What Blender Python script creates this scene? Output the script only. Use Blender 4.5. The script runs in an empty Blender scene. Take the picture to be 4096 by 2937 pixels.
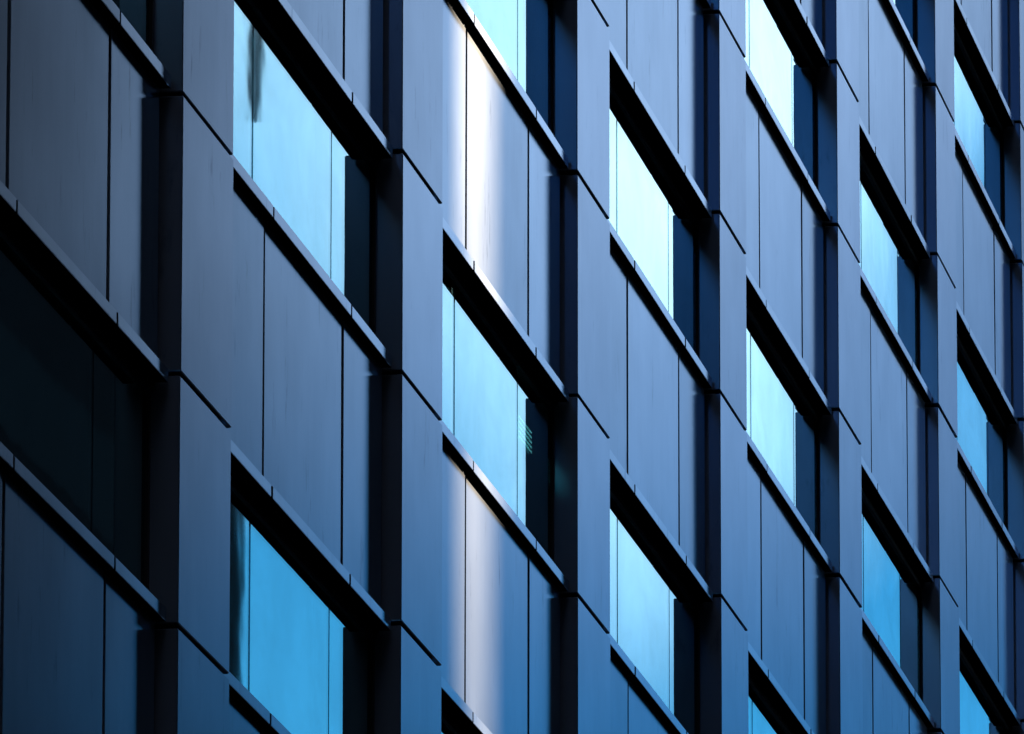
import bpy, math, random
from mathutils import Vector, Matrix

random.seed(7)
S = bpy.context.scene

# ---------------------------------------------------------------- camera (solved from the photograph)
cam_d = bpy.data.cameras.new('camera')
cam = bpy.data.objects.new('camera', cam_d)
S.collection.objects.link(cam)
S.camera = cam
CAM = Vector((-62.0828, -12.1342, -15.9334))
YAW, PITCH, ROLL = math.radians(9.13465), math.radians(12.5815), math.radians(0.05706)
F_PX = 40417.8                                    # focal length in pixels of a 4096 wide frame
_f = Vector((math.cos(PITCH) * math.cos(YAW), math.cos(PITCH) * math.sin(YAW), math.sin(PITCH)))
_r = Vector((math.sin(YAW), -math.cos(YAW), 0.0))
_u = _r.cross(_f)
R_ = math.cos(ROLL) * _r + math.sin(ROLL) * _u
U_ = -math.sin(ROLL) * _r + math.cos(ROLL) * _u
cam.matrix_world = Matrix(((R_.x, U_.x, -_f.x, CAM.x), (R_.y, U_.y, -_f.y, CAM.y),
                           (R_.z, U_.z, -_f.z, CAM.z), (0, 0, 0, 1)))
cam_d.sensor_width = 36.0
cam_d.lens = 36.0 * F_PX / 4096.0
cam_d.clip_start = 0.5
cam_d.clip_end = 6000.0


def to_px(x, y, z):
    d = Vector((x, y, z)) - CAM
    k = d.dot(_f)
    return 2048 + F_PX * d.dot(R_) / k, 1468.5 - F_PX * d.dot(U_) / k


# ---------------------------------------------------------------- sky, sun, exposure
SUN_EL = math.radians(16.0)
SUN_AZ = math.radians(-22.0)                      # measured from +X towards +Y
sun_dir = Vector((math.cos(SUN_EL) * math.cos(SUN_AZ), math.cos(SUN_EL) * math.sin(SUN_AZ), math.sin(SUN_EL)))

world = bpy.data.worlds.new('World')
S.world = world
world.use_nodes = True
wn = world.node_tree
for n in list(wn.nodes):
    wn.nodes.remove(n)
w_out = wn.nodes.new('ShaderNodeOutputWorld')
w_bg = wn.nodes.new('ShaderNodeBackground')
w_sky = wn.nodes.new('ShaderNodeTexSky')
w_sky.sky_type = 'NISHITA'
w_sky.sun_disc = False
w_sky.sun_elevation = SUN_EL
w_sky.sun_rotation = math.pi / 2 - SUN_AZ
w_sky.altitude = 50
w_sky.air_density = 1.0
w_sky.dust_density = 0.6
w_sky.ozone_density = 2.5
w_bg.inputs['Strength'].default_value = 0.075
CLOUD_OFF = (-9.085, -12.507, 5.914)
# deep blue clear sky with thin bright cloud drifting over all of it
w_tint = wn.nodes.new('ShaderNodeMix'); w_tint.data_type = 'RGBA'; w_tint.blend_type = 'MULTIPLY'
w_tint.inputs['Factor'].default_value = 1.0
w_tint.inputs['B'].default_value = (0.14, 0.63, 1.25, 1)
w_geo = wn.nodes.new('ShaderNodeTexCoord')
w_map = wn.nodes.new('ShaderNodeMapping')
w_map.inputs['Location'].default_value = CLOUD_OFF
w_nz = wn.nodes.new('ShaderNodeTexNoise')
w_nz.inputs['Scale'].default_value = 9.0
w_nz.inputs['Detail'].default_value = 2.0
w_nz.inputs['Roughness'].default_value = 0.4
w_rng = wn.nodes.new('ShaderNodeMapRange')
w_rng.interpolation_type = 'LINEAR'
w_rng.inputs['From Min'].default_value = 0.485
w_rng.inputs['From Max'].default_value = 0.74
w_mix = wn.nodes.new('ShaderNodeMix'); w_mix.data_type = 'RGBA'
w_mix.inputs['B'].default_value = (32.0, 32.5, 39.0, 1)
wl = wn.links
wl.new(w_geo.outputs['Generated'], w_map.inputs['Vector'])
wl.new(w_map.outputs['Vector'], w_nz.inputs['Vector'])
wl.new(w_nz.outputs['Fac'], w_rng.inputs['Value'])
wl.new(w_sky.outputs['Color'], w_tint.inputs['A'])
wl.new(w_tint.outputs['Result'], w_mix.inputs['A'])
wl.new(w_rng.outputs['Result'], w_mix.inputs['Factor'])
wl.new(w_mix.outputs['Result'], w_bg.inputs['Color'])
wl.new(w_bg.outputs['Background'], w_out.inputs['Surface'])

sun_d = bpy.data.lights.new('sun', 'SUN')
sun_d.energy = 3.0
sun_d.angle = math.radians(0.5)
sun_d.color = (1.0, 0.86, 0.68)
sun = bpy.data.objects.new('sun', sun_d)
S.collection.objects.link(sun)
sun.rotation_euler = sun_dir.to_track_quat('Z', 'Y').to_euler()
sun.location = sun_dir * 300

S.view_settings.view_transform = 'Standard'
S.view_settings.look = 'None'
S.view_settings.gamma = 1.0
S.view_settings.exposure = 0.15
S.cycles.max_bounces = 8
S.cycles.glossy_bounces = 6
S.cycles.transmission_bounces = 6
S.cycles.transparent_max_bounces = 8
S.cycles.caustics_reflective = False
S.cycles.caustics_refractive = False
S.cycles.use_denoising = True


# ---------------------------------------------------------------- materials
def new_mat(name):
    m = bpy.data.materials.new(name)
    m.use_nodes = True
    nt = m.node_tree
    return m, nt, nt.nodes['Principled BSDF']


def node(nt, kind, **inputs):
    n = nt.nodes.new(kind)
    for k, v in inputs.items():
        n.inputs[k.replace('_', ' ')].default_value = v
    return n


def metal(name, base, rough, spread=0.17, bump=0.06):
    """Satin anodised sheet: faint vertical run marks, cloudy bloom, oil-canning, each sheet a touch different."""
    m, nt, b = new_mat(name)
    L = nt.links
    geo = nt.nodes.new('ShaderNodeNewGeometry')
    info = nt.nodes.new('ShaderNodeObjectInfo')
    mp = nt.nodes.new('ShaderNodeMapping')
    mp.inputs['Scale'].default_value = (3.0, 3.0, 0.35)
    L.new(geo.outputs['Position'], mp.inputs['Vector'])
    streak = node(nt, 'ShaderNodeTexNoise', Scale=2.2, Detail=6.0, Roughness=0.62)
    L.new(mp.outputs['Vector'], streak.inputs['Vector'])
    cloud = node(nt, 'ShaderNodeTexNoise', Scale=1.3, Detail=4.0, Roughness=0.55)
    L.new(geo.outputs['Position'], cloud.inputs['Vector'])
    # tone = 1 + object random + cloud + streak
    a = nt.nodes.new('ShaderNodeMath'); a.operation = 'MULTIPLY_ADD'
    L.new(info.outputs['Random'], a.inputs[0]); a.inputs[1].default_value = spread; a.inputs[2].default_value = 1.0 - spread / 2 - 0.175
    c = nt.nodes.new('ShaderNodeMath'); c.operation = 'MULTIPLY_ADD'
    L.new(streak.outputs['Fac'], c.inputs[0]); c.inputs[1].default_value = 0.11; L.new(a.outputs[0], c.inputs[2])
    d = nt.nodes.new('ShaderNodeMath'); d.operation = 'MULTIPLY_ADD'
    L.new(cloud.outputs['Fac'], d.inputs[0]); d.inputs[1].default_value = 0.24; L.new(c.outputs[0], d.inputs[2])
    # scattered scuffs and drip marks
    mp2 = nt.nodes.new('ShaderNodeMapping'); mp2.inputs['Scale'].default_value = (1.3, 1.0, 0.28)
    L.new(geo.outputs['Position'], mp2.inputs['Vector'])
    scuff = node(nt, 'ShaderNodeTexNoise', Scale=4.3, Detail=9.0, Roughness=0.7)
    L.new(mp2.outputs['Vector'], scuff.inputs['Vector'])
    sr = nt.nodes.new('ShaderNodeMapRange')
    sr.inputs['From Min'].default_value = 0.60; sr.inputs['From Max'].default_value = 0.72
    sr.inputs['To Min'].default_value = 1.0; sr.inputs['To Max'].default_value = 0.66
    L.new(scuff.outputs['Fac'], sr.inputs['Value'])
    d0 = d
    d = nt.nodes.new('ShaderNodeMath'); d.operation = 'MULTIPLY'
    L.new(d0.outputs[0], d.inputs[0]); L.new(sr.outputs['Result'], d.inputs[1])
    r = nt.nodes.new('ShaderNodeMath'); r.operation = 'MULTIPLY_ADD'
    L.new(streak.outputs['Fac'], r.inputs[0]); r.inputs[1].default_value = 0.012; r.inputs[2].default_value = rough - 0.006
    bp = node(nt, 'ShaderNodeBump', Strength=bump, Distance=0.02)
    bow = node(nt, 'ShaderNodeTexNoise', Scale=0.55, Detail=1.0)
    L.new(geo.outputs['Position'], bow.inputs['Vector'])
    L.new(bow.outputs['Fac'], bp.inputs['Height'])

    def toned(col):
        mul = nt.nodes.new('ShaderNodeVectorMath'); mul.operation = 'SCALE'
        mul.inputs[0].default_value = col
        L.new(d.outputs[0], mul.inputs['Scale'])
        return mul.outputs['Vector']
    # lacquered metal: a tight lobe over a wide one, and a little diffuse bloom
    tight = nt.nodes.new('ShaderNodeBsdfAnisotropic')
    tight.distribution = 'BECKMANN'
    wide = nt.nodes.new('ShaderNodeBsdfAnisotropic')
    dif = nt.nodes.new('ShaderNodeBsdfDiffuse')
    L.new(toned(base), tight.inputs['Color']); L.new(r.outputs[0], tight.inputs['Roughness'])
    L.new(toned([base[1] * 0.30] * 3), wide.inputs['Color']); wide.inputs['Roughness'].default_value = 0.38
    L.new(toned([c * 0.30 for c in base]), dif.inputs['Color'])
    for n in (tight, wide, dif):
        L.new(bp.outputs['Normal'], n.inputs['Normal'])
    a1 = nt.nodes.new('ShaderNodeAddShader'); a2 = nt.nodes.new('ShaderNodeAddShader')
    L.new(tight.outputs[0], a1.inputs[0]); L.new(wide.outputs[0], a1.inputs[1])
    L.new(a1.outputs[0], a2.inputs[0]); L.new(dif.outputs[0], a2.inputs[1])
    nt.nodes.remove(b)
    L.new(a2.outputs[0], nt.nodes['Material Output'].inputs['Surface'])
    return m


def plain(name, base, rough=0.6, metallic=0.0, var=0.15, scale=6.0, spec=None):
    m, nt, b = new_mat(name)
    geo = nt.nodes.new('ShaderNodeNewGeometry')
    nz = node(nt, 'ShaderNodeTexNoise', Scale=scale, Detail=5.0)
    nt.links.new(geo.outputs['Position'], nz.inputs['Vector'])
    s = nt.nodes.new('ShaderNodeMath'); s.operation = 'MULTIPLY_ADD'
    nt.links.new(nz.outputs['Fac'], s.inputs[0]); s.inputs[1].default_value = var; s.inputs[2].default_value = 1 - var / 2
    mul = nt.nodes.new('ShaderNodeVectorMath'); mul.operation = 'SCALE'
    mul.inputs[0].default_value = base
    nt.links.new(s.outputs[0], mul.inputs['Scale'])
    nt.links.new(mul.outputs['Vector'], b.inputs['Base Color'])
    b.inputs['Roughness'].default_value = rough
    b.inputs['Metallic'].default_value = metallic
    if spec is not None:
        b.inputs['Specular IOR Level'].default_value = spec
    return m


def glazing(name, tint, ior):
    m = bpy.data.materials.new(name)
    m.use_nodes = True
    nt = m.node_tree
    for n in list(nt.nodes):
        nt.nodes.remove(n)
    out = nt.nodes.new('ShaderNodeOutputMaterial')
    mix = nt.nodes.new('ShaderNodeMixShader')
    # reflectance by angle, the same for both faces of the pane
    g0 = nt.nodes.new('ShaderNodeNewGeometry')
    dt = nt.nodes.new('ShaderNodeVectorMath'); dt.operation = 'DOT_PRODUCT'
    nt.links.new(g0.outputs['Incoming'], dt.inputs[0]); nt.links.new(g0.outputs['Normal'], dt.inputs[1])
    ab = nt.nodes.new('ShaderNodeMath'); ab.operation = 'ABSOLUTE'
    nt.links.new(dt.outputs['Value'], ab.inputs[0])
    om = nt.nodes.new('ShaderNodeMath'); om.operation = 'SUBTRACT'; om.inputs[0].default_value = 1.0
    nt.links.new(ab.outputs[0], om.inputs[1])
    pw = nt.nodes.new('ShaderNodeMath'); pw.operation = 'POWER'; pw.inputs[1].default_value = 5.0
    nt.links.new(om.outputs[0], pw.inputs[0])
    fr = nt.nodes.new('ShaderNodeMath'); fr.operation = 'MULTIPLY_ADD'
    f0 = ((ior - 1) / (ior + 1)) ** 2
    fr.inputs[1].default_value = 1 - f0; fr.inputs[2].default_value = f0
    nt.links.new(pw.outputs[0], fr.inputs[0])
    tr = nt.nodes.new('ShaderNodeBsdfTransparent'); tr.inputs['Color'].default_value = (*tint, 1)
    gl = nt.nodes.new('ShaderNodeBsdfGlossy'); gl.inputs['Roughness'].default_value = 0.015
    gl.inputs['Color'].default_value = (0.58, 0.97, 1.0, 1)
    geo = nt.nodes.new('ShaderNodeNewGeometry')
    nz = node(nt, 'ShaderNodeTexNoise', Scale=0.9, Detail=2.0)
    nt.links.new(geo.outputs['Position'], nz.inputs['Vector'])
    bp = node(nt, 'ShaderNodeBump', Strength=0.03, Distance=0.02)
    nt.links.new(nz.outputs['Fac'], bp.inputs['Height'])
    nt.links.new(bp.outputs['Normal'], gl.inputs['Normal'])
    nt.links.new(fr.outputs[0], mix.inputs['Fac'])
    # faint wipe marks and dust on the pane
    mpw = nt.nodes.new('ShaderNodeMapping'); mpw.inputs['Scale'].default_value = (0.8, 1.0, 1.3); mpw.inputs['Rotation'].default_value = (0, 0.6, 0)
    nt.links.new(geo.outputs['Position'], mpw.inputs['Vector'])
    wipe = node(nt, 'ShaderNodeTexNoise', Scale=1.1, Detail=7.0, Roughness=0.62, Distortion=0.5)
    nt.links.new(mpw.outputs['Vector'], wipe.inputs['Vector'])
    wr = nt.nodes.new('ShaderNodeMapRange')
    wr.inputs['From Min'].default_value = 0.35; wr.inputs['From Max'].default_value = 0.65
    wr.inputs['To Min'].default_value = 0.90; wr.inputs['To Max'].default_value = 1.02
    nt.links.new(wipe.outputs['Fac'], wr.inputs['Value'])
    wm = nt.nodes.new('ShaderNodeVectorMath'); wm.operation = 'SCALE'
    wm.inputs[0].default_value = gl.inputs['Color'].default_value[:3]
    nt.links.new(wr.outputs['Result'], wm.inputs['Scale'])
    nt.links.new(wm.outputs['Vector'], gl.inputs['Color'])
    nt.links.new(tr.outputs[0], mix.inputs[1])
    nt.links.new(gl.outputs[0], mix.inputs[2])
    nt.links.new(mix.outputs[0], out.inputs['Surface'])
    return m


M = {}
M['panel'] = metal('panel_metal', (0.150, 0.228, 0.300), 0.135)
M['pier'] = metal('pier_metal', (0.150, 0.224, 0.295), 0.14)
M['ledge'] = metal('ledge_metal', (0.195, 0.288, 0.37), 0.14, spread=0.16)
M['black'] = plain('black_lining_and_shade', (0.006, 0.006, 0.008), 0.8, spec=0.0)
M['frame'] = plain('frame_black', (0.008, 0.009, 0.012), 0.5, spec=0.2)
M['glass'] = glazing('coated_glass', (0.45, 0.60, 0.64), 2.3)
M['room'] = plain('room_grey', (0.015, 0.017, 0.019), 0.8)
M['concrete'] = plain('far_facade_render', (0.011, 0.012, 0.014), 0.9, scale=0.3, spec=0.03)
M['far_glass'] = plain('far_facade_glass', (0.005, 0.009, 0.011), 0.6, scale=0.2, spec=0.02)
M['asphalt'] = plain('asphalt', (0.045, 0.046, 0.05), 0.85, scale=3.0)
M['paving'] = plain('paving', (0.18, 0.18, 0.175), 0.8, scale=4.0)

lm, lnt, lb = new_mat('glowing_blind')
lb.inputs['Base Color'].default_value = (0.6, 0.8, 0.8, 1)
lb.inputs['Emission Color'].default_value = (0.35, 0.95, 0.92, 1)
lb.inputs['Emission Strength'].default_value = 2.2  # glow imitates light reflected off the blind slats
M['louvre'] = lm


# ---------------------------------------------------------------- mesh helpers
class MB:
    """collects boxes into one mesh; faces carry a material slot"""
    def __init__(self):
        self.v, self.f, self.m = [], [], []

    def box(self, x0, x1, y0, y1, z0, z1, bev=0.0, slot=0, bottom=None, ends=None):
        b = min(bev, (x1 - x0) / 3, (y1 - y0) / 3, (z1 - z0) / 3)
        bs = slot if bottom is None else bottom
        n = len(self.v)
        if b <= 0:
            for z in (z0, z1):
                for (x, y) in ((x0, y0), (x1, y0), (x1, y1), (x0, y1)):
                    self.v.append((x, y, z))
            for q, s in (((0, 3, 2, 1), bs), ((4, 5, 6, 7), slot), ((0, 1, 5, 4), slot), ((1, 2, 6, 5), slot), ((2, 3, 7, 6), slot), ((3, 0, 4, 7), slot)):
                self.f.append(tuple(n + i for i in q)); self.m.append(s)
            return self
        # chamfered front edges (front = -y); back stays square
        rings = [(z0, b), (z0 + b, 0.0), (z1 - b, 0.0), (z1, b)]
        for z, ins in rings:
            for (x, y) in ((x0 + ins, y1), (x0 + ins, y0 + b + ins * 0.0), (x0 + b + ins, y0 + ins), (x1 - b - ins, y0 + ins), (x1 - ins, y0 + b), (x1 - ins, y1)):
                self.v.append((x, y, z))
        for k in range(3):
            for i in range(6):
                j = (i + 1) % 6
                a = n + k * 6
                self.f.append((a + i, a + j, a + 6 + j, a + 6 + i)); self.m.append(ends if (ends is not None and i in (0, 4)) else slot)
        self.f.append(tuple(n + i for i in (5, 4, 3, 2, 1, 0))); self.m.append(bs)
        self.f.append(tuple(n + 18 + i for i in range(6))); self.m.append(slot)
        return self

    def mesh(self, name, mats):
        me = bpy.data.meshes.new(name)
        me.from_pydata(self.v, [], self.f)
        for mt in mats:
            me.materials.append(M[mt])
        me.polygons.foreach_set('material_index', self.m)
        me.update()
        return me


COL = S.collection


def put(name, me, parent=None, loc=(0, 0, 0), rz=0.0, rx=0.0):
    o = bpy.data.objects.new(name, me)
    COL.objects.link(o)
    o.parent = parent
    o.location = loc
    o.rotation_euler = (rx, 0, rz)
    return o


def tag(o, label, cat=None, group=None, kind=None):
    if label: o['label'] = label
    if cat: o['category'] = cat
    if group: o['group'] = group
    if kind: o['kind'] = kind
    return o


# ---------------------------------------------------------------- dimensions of the facade (metres)
P = 8.3642            # bay module
PW = 1.7546           # pier width
HW = 1.6479           # window band
HS = 1.8521           # spandrel band
ST = HW + HS
GAP = 0.032           # joint in the pier
D_LEDGE, D_PANEL, D_GLASS = 0.063, 0.126, 0.214
J1, J2 = 3.575, 6.615  # panel joints inside a bay
GROUND = -17.5


def level(k):
    n, r = divmod(k, 2)
    return n * ST + r * HW


# ---------------------------------------------------------------- ground
g = MB().box(-1500, 1500, -1500, 1500, GROUND - 0.5, GROUND)
tag(put('ground', g.mesh('ground', ['asphalt'])), None, kind='structure')
pv = MB().box(-90, 130, -5.0, 0.6, GROUND + 0.001, GROUND + 0.13, bev=0.02)
tag(put('pavement', pv.mesh('pavement', ['paving'])), None, kind='structure')

# ---------------------------------------------------------------- the office building
bld = bpy.data.objects.new('office_building', None)
COL.objects.link(bld)
bld.location = (0, 0, GROUND)
tag(bld, 'blue-grey metal clad office building with ribbon windows between flat piers', 'building')
Z0 = GROUND
BAYS = range(-2, 11)
K0, K1 = -9, 13        # levels built

me_pier_w = MB().box(0, PW, 0, 0.20, 0, HW - GAP, bev=0.007).mesh('pier_panel_window', ['pier'])
me_pier_s = MB().box(0, PW, 0, 0.20, 0, HS - GAP, bev=0.007).mesh('pier_panel_spandrel', ['pier'])
XS = ((PW + 0.03, J1 - 0.044), (J1 + 0.044, J2 - 0.044), (J2 + 0.044, P - 0.13))
me_panel = []
for a, b in XS:
    c = (a + b) / 2
    me_panel.append((c, MB().box(a - c, b - c, 0, 0.03, 0.012, HS - 0.012, bev=0.004).mesh('panel', ['panel'])))
XL = ((PW + 0.01, J1 - 0.026), (J1 + 0.026, J2 - 0.026), (J2 + 0.026, P - 0.075))
me_ledge = []
for a, b in XL:
    c = (a + b) / 2
    me_ledge.append((c, MB().box(a - c, b - c, 0, 0.145, 0, 0.088, bev=0.004, bottom=1, ends=1).mesh('ledge_piece', ['ledge', 'black'])))  # metal undersides painted black as shade; ends black for the joints
XG = ((PW + 0.06, J1 - 0.032), (J1 + 0.032, J2 - 0.022), (J2 + 0.022, P - 0.06))
GH0, GH1 = 0.06, HW - 0.15
me_glass = []
for a, b in XG:
    c = (a + b) / 2
    me_glass.append((c, MB().box(a - c, b - c, 0, 0.012, GH0, GH1).mesh('glass_pane', ['glass'])))
fr = MB()
fr.box(PW + 0.001, P - 0.001, 0.196, 0.27, GH1 + 0.002, HW - 0.095)
fr.box(PW + 0.001, P - 0.001, 0.20, 0.27, 0.0, GH0 - 0.002)
fr.box(PW + 0.001, PW + 0.058, 0.192, 0.27, GH0, GH1)
fr.box(P - 0.058, P + 0.02, 0.192, 0.27, GH0, GH1)
fr.box(J1 - 0.03, J1 + 0.03, 0.23, 0.32, GH0, GH1)
fr.box(J2 - 0.03, J2 + 0.03, 0.23, 0.32, GH0, GH1)
me_frame = fr.mesh('window_frame', ['frame'])
me_back = MB().box(PW - 0.05, P + 0.05, 0.165, 0.33, -0.09, HS + 0.055).mesh('spandrel_backing', ['black'])


def in_view(x0, x1, z0, z1, mx=260, my=240):
    pts = [to_px(x, 0.1, z) for x in (x0, x1) for z in (z0, z1)]
    us = [p[0] for p in pts]; vs = [p[1] for p in pts]
    return max(us) > -mx and min(us) < 4096 + mx and max(vs) > -my and min(vs) < 2937 + my


far = {}               # pieces well outside the picture, joined per material


def far_add(me, off):
    for p in me.polygons:
        mt = me.materials[p.material_index].name
        v, f = far.setdefault(mt, ([], []))
        n = len(v)
        for vi in p.vertices:
            co = me.vertices[vi].co
            v.append((co.x + off[0], co.y + off[1], co.z + off[2]))
        f.append(tuple(range(n, n + len(p.vertices))))


def rel(x, y, z):
    return (x, y, z - Z0)


n_cells = 0
for i in BAYS:
    x = (i - 1) * P
    pier = None
    # ---- pier with its cladding panels
    core = MB().box(x + 0.07, x + PW - 0.07, 0.06, 0.45, Z0, level(K1 + 1)).mesh('pier', ['black'])
    for vtx in core.vertices:
        vtx.co.z -= Z0
    pier = put('pier', core, bld)
    for k in range(K0, K1 + 1):
        z = level(k)
        me = me_pier_w if k % 2 == 0 else me_pier_s
        if in_view(x, x + PW, z, z + 1.8):
            put('cladding_panel', me, pier, rel(x + random.uniform(-0.004, 0.004), random.uniform(-0.003, 0.002), z + random.uniform(-0.004, 0.004)), rz=math.radians(random.uniform(-0.05, 0.05)))
        else:
            far_add(me, rel(x, 0, z))
    # ---- bays
    for n in range(K0 // 2, K1 // 2 + 1):
        zw, zs = n * ST, n * ST + HW
        vis = in_view(x + PW, x + P, zw, zw + HW)
        if vis:
            win = put('window', me_frame, bld, rel(x, 0, zw))
            for c, me in me_glass:
                put('glass_pane', me, win, (c, D_GLASS, 0), rz=math.radians(random.uniform(-0.015, 0.015)))
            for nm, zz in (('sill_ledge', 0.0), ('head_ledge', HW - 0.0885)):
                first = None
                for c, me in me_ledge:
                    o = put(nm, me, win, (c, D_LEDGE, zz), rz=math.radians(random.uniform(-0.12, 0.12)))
        else:
            far_add(me_frame, rel(x, 0, zw))
            for c, me in me_glass:
                far_add(me, rel(x + c, D_GLASS, zw))
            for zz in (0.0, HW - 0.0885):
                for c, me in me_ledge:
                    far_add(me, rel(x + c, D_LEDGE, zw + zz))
        if in_view(x + PW, x + P, zs, zs + HS):
            sp = put('spandrel', me_back, bld, rel(x, 0, zs))
            for c, me in me_panel:
                put('metal_panel', me, sp, (c, D_PANEL + random.uniform(-0.002, 0.002), 0), rz=math.radians(random.uniform(-0.06, 0.06)), rx=math.radians(random.uniform(-0.08, 0.08)))
        else:
            far_add(me_back, rel(x, 0, zs))
            for c, me in me_panel:
                far_add(me, rel(x + c, D_PANEL, zs))
        n_cells += vis
for mt, (v, f) in far.items():
    me = bpy.data.meshes.new('outer_facade')
    me.from_pydata(v, [], f)
    me.materials.append(bpy.data.materials[mt])
    tag(put('outer_facade', me, bld), None, kind='stuff')

# rooms behind the glass: floors, rear wall, end walls, roof, ground-floor base
XA, XB = (BAYS[0] - 1) * P, BAYS[-1] * P
ZT = level(K1 + 1)
me_floor = MB().box(XA, XB, 0.34, 5.99, 0, 0.4).mesh('floor_slab', ['room'])
for n in range(K0 // 2, K1 // 2 + 1):
    put('floor_slab', me_floor, bld, rel(0, 0, n * ST + HW + 0.55))
put('core_wall', MB().box(XA, XB, 6.0, 6.3, 0, ZT - Z0).mesh('core_wall', ['room']), bld)
put('end_wall', MB().box(XA - 0.3, XA, 0.1, 18, 0, ZT - Z0).mesh('end_wall', ['concrete']), bld)
put('end_wall', MB().box(XB, XB + 0.3, 0.1, 18, 0, ZT - Z0).mesh('end_wall', ['concrete']), bld)
put('roof', MB().box(XA - 0.3, XB + 0.3, 0.05, 18, ZT - Z0 + 0.01, ZT - Z0 + 0.6).mesh('roof', ['concrete']), bld)
put('plinth', MB().box(XA, XB, 0.03, 0.4, 0.0, level(K0) - Z0 - 0.01).mesh('plinth', ['concrete']), bld)

# blind slats behind one window; emission stands in for light they reflect
blind = bpy.data.objects.new('glowing_blind', None)
COL.objects.link(blind)
blind.location = (P + 7.48, 0.285, 1.04)
tag(blind, 'blind slats glimpsed behind one window, made to glow for the light they reflect', 'blind')
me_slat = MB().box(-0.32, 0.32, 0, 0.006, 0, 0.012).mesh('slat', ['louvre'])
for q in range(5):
    put('slat', me_slat, blind, (0, 0, q * 0.040))
put('backing', MB().box(-0.30, 0.30, 0.02, 0.05, -0.02, 0.19).mesh('backing', ['frame']), blind)


# ---------------------------------------------------------------- unseen buildings: some mirrored in the left windows, others added to shape light
def block(name, label, x0, x1, y0, y1, ztop, floors=True):
    r = bpy.data.objects.new(name, None)
    COL.objects.link(r)
    r.location = (x0, y1, GROUND)
    tag(r, label, 'building')
    H = ztop - GROUND
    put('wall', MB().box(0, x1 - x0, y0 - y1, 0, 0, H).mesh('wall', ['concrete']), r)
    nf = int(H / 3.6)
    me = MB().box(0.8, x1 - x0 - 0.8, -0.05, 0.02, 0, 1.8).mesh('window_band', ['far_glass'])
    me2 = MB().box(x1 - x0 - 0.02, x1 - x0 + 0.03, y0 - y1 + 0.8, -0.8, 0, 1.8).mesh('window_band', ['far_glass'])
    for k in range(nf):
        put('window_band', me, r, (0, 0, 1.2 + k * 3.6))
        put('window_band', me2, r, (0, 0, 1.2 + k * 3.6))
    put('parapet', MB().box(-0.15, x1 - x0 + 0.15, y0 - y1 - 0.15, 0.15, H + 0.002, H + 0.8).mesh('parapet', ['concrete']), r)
    return r


SX0, SX1 = 11.75, 13.05     # the sliver of sun that reaches the panels
tA = 22.0 + D_PANEL
xa = SX0 + tA / math.tan(-SUN_AZ)
xb = SX1 + (26.0 + D_PANEL) / math.tan(-SUN_AZ)
block('street_shade_block', 'unseen long dark block across the street, shaped to shade the facade', -90, xa, -40, -22, 75)  # unseen; length and height shaped to leave one sliver of sun
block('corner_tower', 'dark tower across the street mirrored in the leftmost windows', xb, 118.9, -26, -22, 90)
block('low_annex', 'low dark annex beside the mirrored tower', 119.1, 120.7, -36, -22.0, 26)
block('rear_light_blocker', 'unseen dark block behind the viewer, added to darken the pier sides', -130, -100, -60, 40, 30)  # added out of view to keep sky light off the pier sides
block('street_end_sky_blocker', 'unseen tall dark mass at the far street end, added to narrow the bright sky', 420, 450, -36, 60, 200)  # added out of view so reflections fall off to the right
block('far_sky_blocker', 'unseen wide dark mass far off, added to block sky glow from the side', 600, 640, -185, -127, 240)  # added out of view to hide bright sky from the right bays
for bx0, bx1, by0, by1, bz, lb_ in ((135, 176, -62, -24, 20, 'nearest of three unseen low blocks added to darken the lower panels'),
                                    (184, 240, -70, -24, 28, 'middle of three unseen low blocks added to darken the lower panels'),
                                    (250, 340, -80, -24, 40, 'farthest of three unseen low blocks added to darken the lower panels')):
    tag(block('skyline_blocker', lb_, bx0, bx1, by0, by1, bz), None, group='unseen low blocks added to darken the lower panels')  # added out of view as a dark skyline for the lower panels

sign = bpy.data.objects.new('hanging_sign', None)
COL.objects.link(sign)
sign.location = (122.6, -22.15, 30.8)
tag(sign, 'dark hanging sign on a bracket mirrored as a streak in the upper left window', 'sign')
put('board', MB().box(-0.15, 0.15, -0.1, 0.1, 0, 2.6, bev=0.05).mesh('board', ['far_glass']), sign)
put('bracket', MB().box(-3.7, 0.30, -0.05, 0.05, 2.62, 2.74).mesh('bracket', ['frame']), sign)
